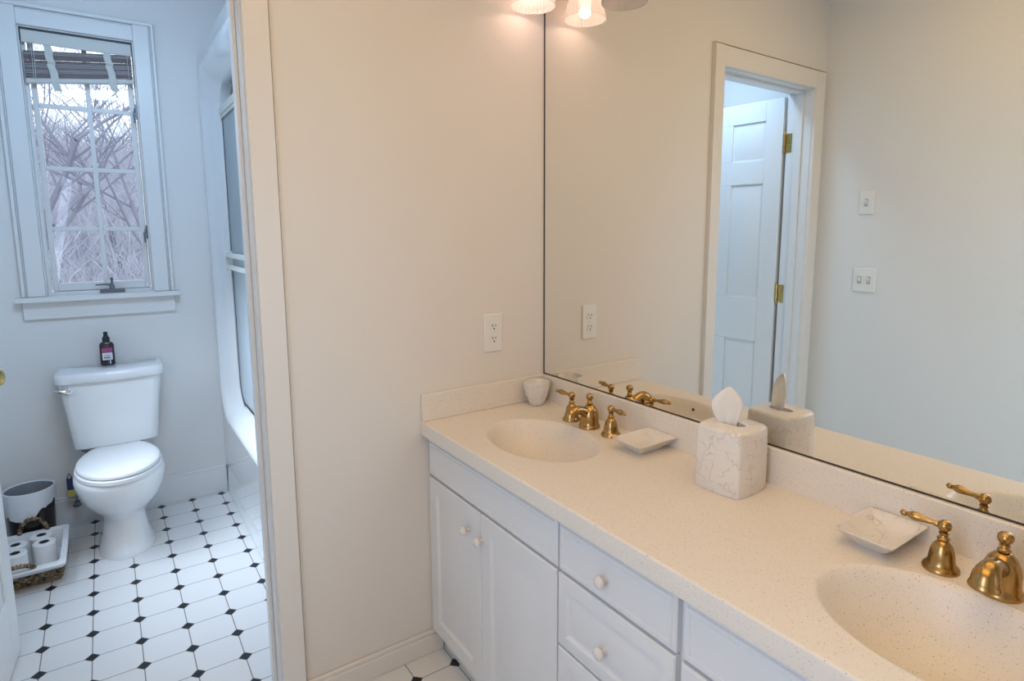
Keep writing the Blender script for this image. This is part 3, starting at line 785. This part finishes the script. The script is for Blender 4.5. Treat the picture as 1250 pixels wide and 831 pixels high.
roll(-1.735, 1.424, 'toilet roll behind the front basket handle, nearest the open door')

# ------------------------------------------------------------------ the open door
HP = Vector((-1.724, 0.152, 0)); FE = Vector((-1.675, 0.846, 0))
dv = (FE-HP).normalized(); nv = Vector((dv.y, -dv.x, 0))       # nv points to +x, into view
DL = (FE-HP).length
def dm(a, b, d):  # along door, height, depth behind the visible face
    p = HP + dv*a - nv*d
    return (p.x, p.y, b)
door = thing('door_1', 'open white six panel door at the left edge, swung into the toilet room', 'door', (HP.x, HP.y, 0), kind='structure')
mb = MB()
DB, DT, th, rc = .008, 2.185, .036, .009
mb.box(0.002, DL, rc, th-rc, DB, DT, lambda a, d, b: dm(a, b, d))
st = .105; mid = .085
cols = [(st, (DL-mid)/2), ((DL+mid)/2, DL-st)]
rows = [(.245, .835), (1.085, 1.735), (1.865, 2.075)]
zc_edges = [DB] + [v for r in rows for v in r] + [DT]
for side in (0, 1):
    d0, d1 = (0, rc) if side == 0 else (th-rc, th)
    f = lambda a, d, b: dm(a, b, d)
    mb.box(0.002, st, d0, d1, DB, DT, f); mb.box(DL-st, DL, d0, d1, DB, DT, f)
    for (r0, r1) in ((DB, rows[0][0]), (rows[0][1], rows[1][0]), (rows[1][1], rows[2][0]), (rows[2][1], DT)):
        mb.box(st, DL-st, d0, d1, r0, r1, f)
    for r0, r1 in rows:
        mb.box((DL-mid)/2, (DL+mid)/2, d0, d1, r0, r1, f)
        for c0, c1 in cols:
            s_ = 1 if side == 0 else -1
            base = rc if side == 0 else th-rc
            rect_panel(mb, c0+.012, c1-.012, r0+.012, r1-.012, [(0, base), (.028, base-s_*.006), (.032, base-s_*.007)], dm)
leaf = mb.build('leaf', M['trim'], door, bevel=.002)
for zc_ in (1.940, 1.125, .25):
    mb = MB()
    mb.box(-.0015, .0012, .002, th-.002, zc_-.050, zc_+.050, lambda a, d, b: dm(a, b, d))
    px = OX0+.002
    mb.box(OX0+.0002, OX0+.0022, .102, YP1+.004, zc_-.050, zc_+.050)
    mb.tube([(OX0+.006, YP1+.012, zc_-.052), (OX0+.006, YP1+.012, zc_+.052)], .006, 10); mb.sphere((OX0+.006, YP1+.012, zc_+.056), .006, 10)
    for dz in (-.030, 0, .030): mb.lathe([(.005, 0), (.004, .0015)], f=lambda x, y, z, q=zc_+dz: (OX0+.0022+z, .114+x, q+y), n=10)
    mb.build('hinge', M['brass_bright'], door, smooth=40)
kz, ka = 1.000, DL-.062
def kf(s_):
    def f(x, y, z):
        base = 0 if s_ > 0 else th
        return Vector(dm(ka+x, kz+y, base - s_*z))
    return f
mb = MB()
for s_ in (1, -1):
    L_ = 1.0 if s_ > 0 else .8
    mb.lathe([(.030, .0003), (.030, .004), (.022, .008), (.011, .011), (.010, .022*L_), (.017, .026*L_), (.0265, .034*L_), (.028, .042*L_), (.024, .052*L_), (.012, .057*L_), (.001, .058*L_)], f=kf(s_), n=24)
mb.build('knob', M['brass_bright'], door, smooth=50)

# ------------------------------------------------------------------ vanity cabinets
CT = .843
FX = -.477                 # cabinet face
PT = .019                  # door thickness
def fx(y, z, d): return (FX+d, y, z)
RAISED = [(0, PT), (0, .004), (.004, 0), (.052, 0), (.060, .008), (.070, .008), (.095, .0015), (.098, .001)]
def front(mb, y0, y1, z0, z1, kind):
    if kind == 'raised': st_ = RAISED
    elif kind == 'drawer': st_ = [(0, PT), (0, .004), (.003, .001), (.008, .001), (.010, 0), (.034, 0), (.040, .007), (.046, .007), (.058, .0015), (.060, .001)]
    else: st_ = [(0, PT), (0, .006), (.004, .003), (.009, .003), (.012, 0), (.018, 0), (.0205, .002), (.023, 0), (.024, 0)]
    rect_panel(mb, y0, y1, z0, z1, st_, fx)
def knob(y, z, parent, d=0):
    mb = MB()
    mb.lathe([(.0075, 0), (.0065, .004), (.0055, .010), (.0075, .014), (.0135, .017), (.0150, .021), (.0135, .026), (.0075, .0295), (.001, .030)], f=lambda a, b, c: (FX+d-c, y+a, z+b), n=20)
    return mb.build('knob', M['knob'], parent, smooth=50)
def carcass(o, y0, y1):
    mb = MB()
    f0 = FX+PT+.001
    mb.box(f0, -.0005, y0, y0+.016, .08, .793); mb.box(f0, -.0005, y1-.016, y1, .08, .793)
    mb.box(-.016, -.0005, y0+.016, y1-.016, .08, .60); mb.box(f0, -.016, y0+.016, y1-.016, .08, .096)
    mb.box(f0, f0+.018, y0+.016, y1-.016, .765, .793); mb.box(f0, f0+.018, y0+.016, y1-.016, .640, .668)
    mb.box(f0+.004, f0+.008, y0+.016, y1-.016, .096, .640); mb.box(f0+.004, f0+.008, y0+.016, y1-.016, .668, .765)
    mb.box(-.435, -.419, y0, y1, .001, .08)
    return mb.build('carcass', M['cabinet'], o, bevel=.001, smooth=0)
G = .0042
def sink_base(y1, y0, name, label, gap=.004):
    """y1 nearer the partition"""
    o = thing('vanity_cabinet', label, 'cabinet', (-.25, (y0+y1)/2, 0), 'vanity cabinets')
    carcass(o, y0, y1)
    mb = MB(); front(mb, y0+.003, y1-gap, .655, .782, 'flat'); mb.build('false_front', M['cabinet'], o, bevel=0, smooth=30)
    ym = y1-.340 if name == 1 else (y0+y1)/2
    for (a, b, ky) in ((ym+G/2, y1-gap, ym+.066), (y0+.003, ym-G/2, ym-.016)):
        mb = MB(); front(mb, a, b, .082, .648, 'raised'); d = mb.build('door', M['cabinet'], o, smooth=30)
        knob(ky if name == 1 else (ym+.03 if ky > ym else ym-.03), .572, d)
    return o
sink_base(-.0015, -.7090, 1, 'white two door vanity cabinet in the corner under the first sink', .0015)
sink_base(-1.0905, -1.80, 3, 'white vanity cabinet at the near end under the second sink')
dr = thing('drawer_cabinet', 'white stack of drawers in the middle of the vanity', 'cabinet', (-.25, -.90, 0), 'vanity cabinets')
carcass(dr, -1.0895, -.7100)
for (z0, z1, k) in ((.655, .782, 'flat'), (.459, .648, 'drawer'), (.270, .452, 'drawer'), (.082, .263, 'drawer')):
    mb = MB(); front(mb, -1.0795, -.7125, z0, z1, k); d = mb.build('drawer', M['cabinet'], dr, smooth=30)
    knob(-.884, (z0+z1)/2 - (.004 if k == 'flat' else .010), d, 0 if k == 'flat' else .001)

# countertop with two integral sinks
YC1, YC0 = -.0005, -1.95
NX = -.500
SINKS = [(-.268, -.366, .146, .206), (-.272, -1.456, .149, .203)]
ct = thing('countertop', 'long speckled cream countertop with two oval sinks moulded in', 'countertop', (-.25, -.95, .795))
mb = MB()
ye = []
NE = 64
R0 = .005
def quad(x0, x1, y0, y1): mb.poly([(x0, y0, CT), (x1, y0, CT), (x1, y1, CT), (x0, y1, CT)])
bowls = []
cells = []
for (cx, cy, rx, ry) in SINKS:
    Y0, Y1 = cy-ry-.03, cy+ry+.03
    X0, X1 = cx-rx-.03, cx+rx+.03
    cells.append((Y0, Y1)); ring = []; outer = []
    for k in range(NE):
        a = 2*pi*k/NE
        c_, s_ = cos(a), sin(a)
        ring.append((cx+(rx+.006)*c_, cy+(ry+.006)*s_, CT))
        t = min((X1-cx)/abs(c_) if abs(c_) > 1e-9 else 1e9, (Y1-cy)/abs(s_) if abs(s_) > 1e-9 else 1e9)
        outer.append((cx+t*c_, cy+t*s_, CT))
    # snap the four corners
    for (qx, qy) in ((X0, Y0), (X0, Y1), (X1, Y0), (X1, Y1)):
        i = min(range(NE), key=lambda j: (outer[j][0]-qx)**2+(outer[j][1]-qy)**2)
        outer[i] = (qx, qy, CT)
    mb.loops([outer, ring], False, False)
    quad(NX+R0, X0, Y0, Y1); quad(X1, .0, Y0, Y1)
    bowls.append((cx, cy, rx, ry))
edges = [YC0, cells[1][0], cells[1][1], cells[0][0], cells[0][1], YC1]
quad(NX+R0, 0, edges[0], edges[1]); quad(NX+R0, 0, edges[2], edges[3]); quad(NX+R0, 0, edges[4], edges[5])
prof = [(NX+R0, CT)] + [(NX+R0-R0*sin(a), CT-R0+R0*cos(a)) for a in [pi/2*i/5 for i in range(1, 6)]] + [(NX, .798), (NX+.002, .7955)]
mb.loops([[(x, YC1, z) for x, z in prof], [(x, YC0, z) for x, z in prof]], False, False, False)
bmesh.ops.remove_doubles(mb.bm, verts=mb.bm.verts[:], dist=.0001)
mb.build('top', M['counter'], ct, smooth=40, up=True)
DEPTH = .125
for (cx, cy, rx, ry) in bowls:
    mb = MB()
    rings = []
    for (f_, d_) in ((1.0, 0), (.994, .0012), (.982, .0045), (.955, .015), (.91, .031), (.85, .049), (.77, .069), (.66, .090), (.53, .107), (.38, .119), (.22, .125), (.10, .127)):
        ex = .006*(1 if f_ == 1.0 else .6 if d_ == .0012 else .2 if d_ == .0045 else 0)
        rings.append([(cx+(rx*f_+ex)*cos(2*pi*k/NE), cy+(ry*f_+ex)*sin(2*pi*k/NE), CT-d_) for k in range(NE)])
    mb.loops(rings, False, True)
    b_ = mb.build('sink_bowl', M['counter'], ct, smooth=60)
    mb = MB(); mb.lathe([(.024, -.1285), (.024, -.1245), (.019, -.1235), (.016, -.1260), (.001, -.1262)], (cx, cy, CT), 24); mb.build('drain', M['brass'], b_)
    # overflow hole low in the front wall of the bowl
    mb = MB(); mb.lathe([(.0055, 0), (.0055, .002), (.001, .0022)], f=lambda a, b, c: (cx-rx*.915+.0015+c*.9, cy-.012+a, CT-.029+b*.95+c*.3), n=16, cap0=False); mb.build('overflow_hole', M['slot'], b_)
mb = MB(); mb.box(0.0, XR-.0005, YC0, YC1-.012, .800, .9365); mb.build('backsplash', M['counter'], ct, bevel=.003)
mb = MB(); mb.box(NX+.002, XR-.0005, -.0125, -.0005, CT-.0002, .9365); mb.build('side_splash', M['counter'], ct, bevel=.003)

# mirror
mb = MB()
mr = thing('wall_mirror', 'large frameless wall mirror above the vanity backsplash', 'mirror', (.015, -1.0, .9375))
mb.box(.0125, .0195, -1.949, -.0055, .9405, 2.62); mb.build('mirror_glass', M['mirror'], mr, smooth=0)
mb = MB()
mb.box(.0110, .0195, -1.950, -.0020, .9372, .9405); mb.box(.0110, .0195, -.0055, -.0020, .9405, 2.62)
mb.build('mirror_edge', M['black'], mr, smooth=0)

# ------------------------------------------------------------------ faucets
def faucet(cx, cy, label):
    o = thing('faucet', label, 'faucet', (cx, cy, CT), 'brass sink faucets')
    z = CT+.0003
    def handle(dy, s_):
        y = cy+dy
        mb = MB()
        mb.lathe([(.0305, 0), (.0305, .004), (.0285, .0075), (.0245, .011), (.0225, .016), (.0215, .024), (.0200, .034), (.0165, .046), (.0115, .053), (.0085, .056),
                  (.0105, .059), (.0105, .061), (.0075, .063), (.0065, .067), (.0085, .070), (.0085, .072), (.006, .074)], (cx, y, z), 32)
        b_ = mb.build('handle_base', M['brass'], o, smooth=45)
        mb = MB()
        mb.sphere((cx, y, z+.0845), .0118, 20)
        P = [(.008, 0), (.014, .0008), (.020, .0020), (.030, .0036), (.042, .0060), (.052, .0085), (.058, .0095), (.064, .0095), (.069, .0098), (.071, .0098), (.078, .0102), (.082, .0105)]
        Rd = [.0045, .0062, .0042, .0055, .0072, .0088, .0085, .0060, .0042, .0062, .0060, .0020]
        mb.tube([(cx-.010*p[0]/.08, y+s_*p[0]*.88, z+.0845+p[1]*.25) for p in P], Rd, 14)
        mb.build('lever', M['brass'], b_, smooth=50)
    handle(.091, 1); handle(-.100, -1)
    mb = MB()
    mb.lathe([(.0345, 0), (.0345, .005), (.0325, .009), (.0300, .012), (.0295, .022), (.0290, .038), (.0265, .052), (.0210, .064), (.0135, .0725), (.0075, .076)], (cx, cy, z), 36)
    # spout arm: rises out of the body, arches and turns down into a bell mouth
    pts = [(-.005, .042), (-.018, .051), (-.032, .0595), (-.046, .0645), (-.058, .0650), (-.068, .0620), (-.075, .0570), (-.0785, .0510), (-.0795, .0450)]
    rd = [.019, .0165, .0148, .0142, .0158, .0182, .0200, .0208, .0212]
    mb.tube([(cx+a, cy, z+b) for a, b in pts], rd, 20)
    mb.lathe([(.0195, .0495), (.0214, .0470), (.0232, .0435), (.0240, .0410), (.0240, .0385), (.0190, .0375), (.0180, .0400)], (cx-.0795, cy, z), 28)
    sp = mb.build('spout', M['brass'], o, smooth=50)
    mb = MB(); mb.lathe([(.0165, .0365), (.0165, .0410), (.001, .0410)], (cx-.0795, cy, z), 20, cap0=True); mb.build('aerator', M['chrome'], sp)
    mb = MB()
    mb.lathe([(.0060, .0755), (.0105, .0775), (.0105, .0800), (.0070, .0820), (.0062, .0845), (.0085, .0865), (.0080, .0885), (.0060, .0895), (.0095, .0930), (.0125, .0995), (.0118, .1060), (.0075, .1105), (.001, .1115)], (cx, cy, z), 24)
    mb.build('lift_knob', M['brass'], o, smooth=50)
    return o
faucet(-.077, -.369, 'antique brass faucet with two levers at the corner sink')
faucet(-.085, -1.464, 'antique brass faucet with two levers at the near right sink')

# ------------------------------------------------------------------ things on the counter
cup = thing('ceramic_cup', 'small ivory carved ceramic cup in the counter corner', 'cup', (-.066, -.0635, CT))
mb = MB()
def ripple(a): return 1 + .012*sin(9*a)
mb.lathe([(r_, h_*1.21) for r_, h_ in [(.021, .0005), (.0255, .002), (.0315, .014), (.0380, .030), (.0435, .047), (.0470, .060), (.0482, .067), (.0475, .071), (.0455, .0715), (.0440, .068), (.0415, .058), (.036, .050), (.020, .0475), (.001, .047)]], (-.066, -.0635, CT), 48, rmod=None, cap0=True, cap1=True)
mb.build('bowl', M['ceramic'], cup, smooth=60)
mb = MB()
for i in range(9):
    a = 2*pi*i/9
    for zz, rr in ((.070, .0466), (.055, .0432), (.037, .0382)):
        p = lambda da, dz: (-.066+(rr+dz*.22+.0006)*cos(a+da+zz*9), -.0635+(rr+dz*.22+.0006)*sin(a+da+zz*9), CT+zz+dz)
        mb.tube([p(-.22, -.004), p(0, .004), p(.22, -.003)], [.0008, .0022, .0008], 6)
mb.build('carved_relief', M['ceramic'], cup, smooth=60)

def dish(cx, cy, label):
    o = thing('soap_dish', label, 'dish', (cx, cy, CT), 'square ceramic soap dishes')
    mb = MB()
    def rg(hx, hy, z, r=.004): return [(cx+a, cy+b, CT+z) for a, b in rrect(-hx, hx, -hy, hy, r, r, 4)]
    mb.loops([rg(.040, .026, .0005), rg(.042, .028, .004), rg(.060, .042, .018), rg(.0755, .0545, .0320), rg(.0775, .0565, .0345), rg(.0770, .0560, .0360), rg(.0745, .0535, .0360), rg(.058, .041, .0225), rg(.046, .031, .0150), rg(.030, .02, .0140)])
    b = mb.build('tray', M['ceramic'], o, smooth=40)
    return o
dish(-.0795, -.613, 'ivory ceramic soap dish beside the corner sink faucet')
dish(-.0815, -1.263, 'ivory ceramic soap dish beside the near right sink faucet')

TXC, TYC = -.091, -.9135
tcv = thing('tissue_box_cover', 'square ivory ceramic tissue box cover with rounded edges and leaf carving', 'tissue box', (TXC, TYC, CT))
RT = radians(2.5)
def tr_(x, y, z): return (TXC+x*cos(RT)-y*sin(RT), TYC+x*sin(RT)+y*cos(RT), CT+z)
def bulge(h, z, r=.006, n=8, bow=.0068, sag=0.0):
    out = []
    for a, b in rrect(-h, h, -h, h, r, r, 4): out.append([a, b])
    dense = []
    for i, p in enumerate(out):
        q = out[(i+1) % len(out)]
        dense.append(p)
        L_ = math.hypot(p[0]-q[0], p[1]-q[1])
        if L_ > h:
            for j in range(1, n): dense.append([p[0]+(q[0]-p[0])*j/n, p[1]+(q[1]-p[1])*j/n])
    res = []
    for x, y in dense:
        if abs(x) > abs(y): s_ = 1-(y/h)**2; x += math.copysign(bow*s_, x)
        else: s_ = 1-(x/h)**2; y += math.copysign(bow*s_, y)
        res.append(tr_(x, y, z - sag*s_*0))
    return res
nB = len(bulge(.06, 0))
def hole(z, rx=.034, ry=.014):
    ring = []
    for p in bulge(.06, 0):
        dx, dy = p[0]-TXC, p[1]-TYC
        a = math.atan2(dy, dx)
        ring.append(tr_(ry*1.25*cos(a-RT), rx*sin(a-RT), z))
    return ring
mb = MB()
mb.loops([bulge(.0600, .0005), bulge(.0612, .003), bulge(.0614, .060), bulge(.0606, .120), bulge(.0597, .148), bulge(.0590, .1535), bulge(.0570, .1580, .008), bulge(.0530, .1600, .008),
          hole(.1607), hole(.1590), hole(.120, .032, .013)], True, False)
mb.loops([hole(.121, .0305, .0125), hole(.118, .0305, .0125)], True, True)
mb.build('cover', M['ceramic'], tcv, smooth=40)
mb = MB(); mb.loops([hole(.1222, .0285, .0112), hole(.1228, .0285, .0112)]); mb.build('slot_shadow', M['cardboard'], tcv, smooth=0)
ts = MB()
rows = []
nu, nvv = 13, 12
for j in range(nvv+1):
    t = j/nvv
    w = .011 + .0245*sin(min(1, t*1.3)*pi*.55) if t < .66 else (.0320*(1-((t-.66)/.34)**1.6) + .0025)
    row = []
    for i in range(nu):
        s_ = (i/(nu-1))*2-1
        y = .012 + .004*sin(t*3) - .006*t*t + s_*w
        x = -.004 - .018*t*(1-.3*t) + .010*s_*s_*(1-t*.5) + .0035*sin(s_*7+t*2)*(1-t) + .004*sin(t*5+s_*2)
        z = .128 + .1250*t - .004*abs(s_)*t*(1-t)
        y_, x_ = .010 + (y-.010)*.93, x - (y-.010)*.42
        row.append(tr_(x_, y_, z))
    rows.append(row)
ts.loops(rows, False, False, False)
tag(ts.build('tissue', M['tissue'], smooth=80, origin=tr_(0, 0, .128), solid=.0012), 'white tissue standing up out of the ceramic tissue box cover', 'tissue')

# ------------------------------------------------------------------ outlet, switches
ol = thing('wall_outlet', 'ivory duplex outlet on the partition wall beside the mirror', 'outlet', (-.2125, 0, 1.116))
mb = MB(); mb.loops([[(-.2125+a, y, 1.116+b) for a, b in rrect(-h, h, -v, v, .004, .004, 4)] for h, v, y in ((.0370, .0680, -.0004), (.0370, .0680, -.0030), (.0345, .0655, -.0065))])
pl_ = mb.build('face_plate', M['plate'], ol, smooth=30)
mb = MB(); mb.lathe([(.0032, -.0001), (.0032, .0012), (.001, .0016)], f=lambda x, y, z: (-.2125+x, -.0065-z, 1.116+y), n=12); mb.build('screw', M['plate'], pl_)
for dz in (.0225, -.0225):
    mb = MB()
    mb.loops([[(-.2125+a, y, 1.116+dz+b) for a, b in rrect(-.0168, .0168, -.0150, .0150, .010, .010, 5)] for y in (-.0062, -.0086)])
    rc_ = mb.build('receptacle', M['plate'], ol, smooth=30)
    mb = MB()
    mb.box(-.2125-.0078, -.2125-.0050, -.0090, -.0087, 1.116+dz+.000, 1.116+dz+.0090); mb.box(-.2125+.0050, -.2125+.0078, -.0090, -.0087, 1.116+dz+.001, 1.116+dz+.0080)
    mb.lathe([(.0030, 0), (.0030, .0003)], f=lambda x, y, z: (-.2125+x, -.0087-z, 1.116+dz-.0075+y), n=12)
    mb.build('slots', M['slot'], rc_, smooth=0)
def switch(y0, y1, z0, z1, n, label):
    o = thing('light_switch', label, 'switch', (XL, (y0+y1)/2, (z0+z1)/2))
    cy, cz, hy, hz = (y0+y1)/2, (z0+z1)/2, (y1-y0)/2, (z1-z0)/2
    mb = MB(); mb.loops([[(XL+x, cy+a, cz+b) for a, b in rrect(-h, h, -v, v, .004, .004, 4)] for h, v, x in ((hy, hz, .0004), (hy, hz, .004), (hy-.003, hz-.003, .0075))])
    mb.build('face_plate', M['plate'], o, smooth=30)
    for k in range(n):
        yy = cy + (k-(n-1)/2)*.046
        mb = MB(); mb.box(XL+.0074, XL+.0085, yy-.009, yy+.009, cz-.019, cz+.019); mb.build('toggle_surround', pm('grey_toggle_recess', (.45, .44, .42), .5), o, smooth=0)
        mb = MB(); mb.loops([[(XL+.0086, yy-.006, cz-.010), (XL+.0086, yy+.006, cz-.010), (XL+.0086, yy+.006, cz+.012), (XL+.0086, yy-.006, cz+.012)], [(XL+.022, yy-.0045, cz+.006), (XL+.022, yy+.0045, cz+.006), (XL+.022, yy+.0045, cz+.015), (XL+.022, yy-.0045, cz+.015)]])
        mb.build('toggle', M['plate'], o, bevel=.001)
switch(-.292, -.221, 1.553, 1.672, 1, 'single switch, the upper of two on the left wall, seen in the mirror')
switch(-.330, -.216, 1.160, 1.281, 2, 'double switch, the lower of two on the left wall, seen in the mirror')

# ------------------------------------------------------------------ vanity light bars
def light_bar(ys, lit, label):
    o = thing('vanity_light', label, 'wall light', (.0125, sum(ys)/len(ys), 2.33), 'vanity lights above the mirror')
    mb = MB(); mb.box(-.008, .0122, ys[-1]-.06, ys[0]+.06, 2.30, 2.38); mb.build('back_plate', M['brass_bright'], o, bevel=.006)
    for y, on in zip(ys, lit):
        x = -.100; zr = 2.205
        mb = MB(); mb.tube([(-.0085, y, 2.335), (-.050, y, 2.352), (-.085, y, 2.350), (x, y, 2.335), (x, y, 2.322)], .007, 10)
        mb.lathe([(.012, .100), (.022, .104), (.026, .112), (.024, .122), (.010, .126)], (x, y, zr), 20); a = mb.build('arm', M['brass_bright'], o)
        mb = MB()
        f = lambda q: 1 + .014*sin(36*q)
        outp = [(.0738, 0), (.0745, .003), (.0715, .014), (.0640, .040), (.0560, .068), (.0480, .090), (.0330, .104)]
        mb.lathe(outp + [(r-.003, z) for r, z in reversed(outp)] + [outp[0]], (x, y, zr), 144, cap0=False, cap1=False, rmod=f)
        mb.build('shade', M['shade'], o, smooth=70)
        mb = MB(); mb.lathe([(.001, .036), (.014, .038), (.022, .047), (.0235, .056), (.020, .070), (.013, .082), (.012, .099)], (x, y, zr), 20); mb.build('bulb', M['bulb_on'] if on else M['bulb_off'], o, smooth=60)
        if on:
            d = bpy.data.lights.new('bulb_light', 'POINT'); d.energy = LAMP_W; d.color = LAMP_COL; d.shadow_soft_size = .02
            l = bpy.data.objects.new('bulb_light', d); C.objects.link(l); l.parent = o; l.location = Vector((x, y, zr+.026)) - o.location
light_bar([-.088, -.283, -.478, -.673], [1, 0, 1, 1], 'brass vanity light with ribbed glass shades in the corner above the mirror')
light_bar([-1.17, -1.365, -1.56, -1.755], [1, 1, 1, 1], 'brass vanity light with glass shades above the near right sink')
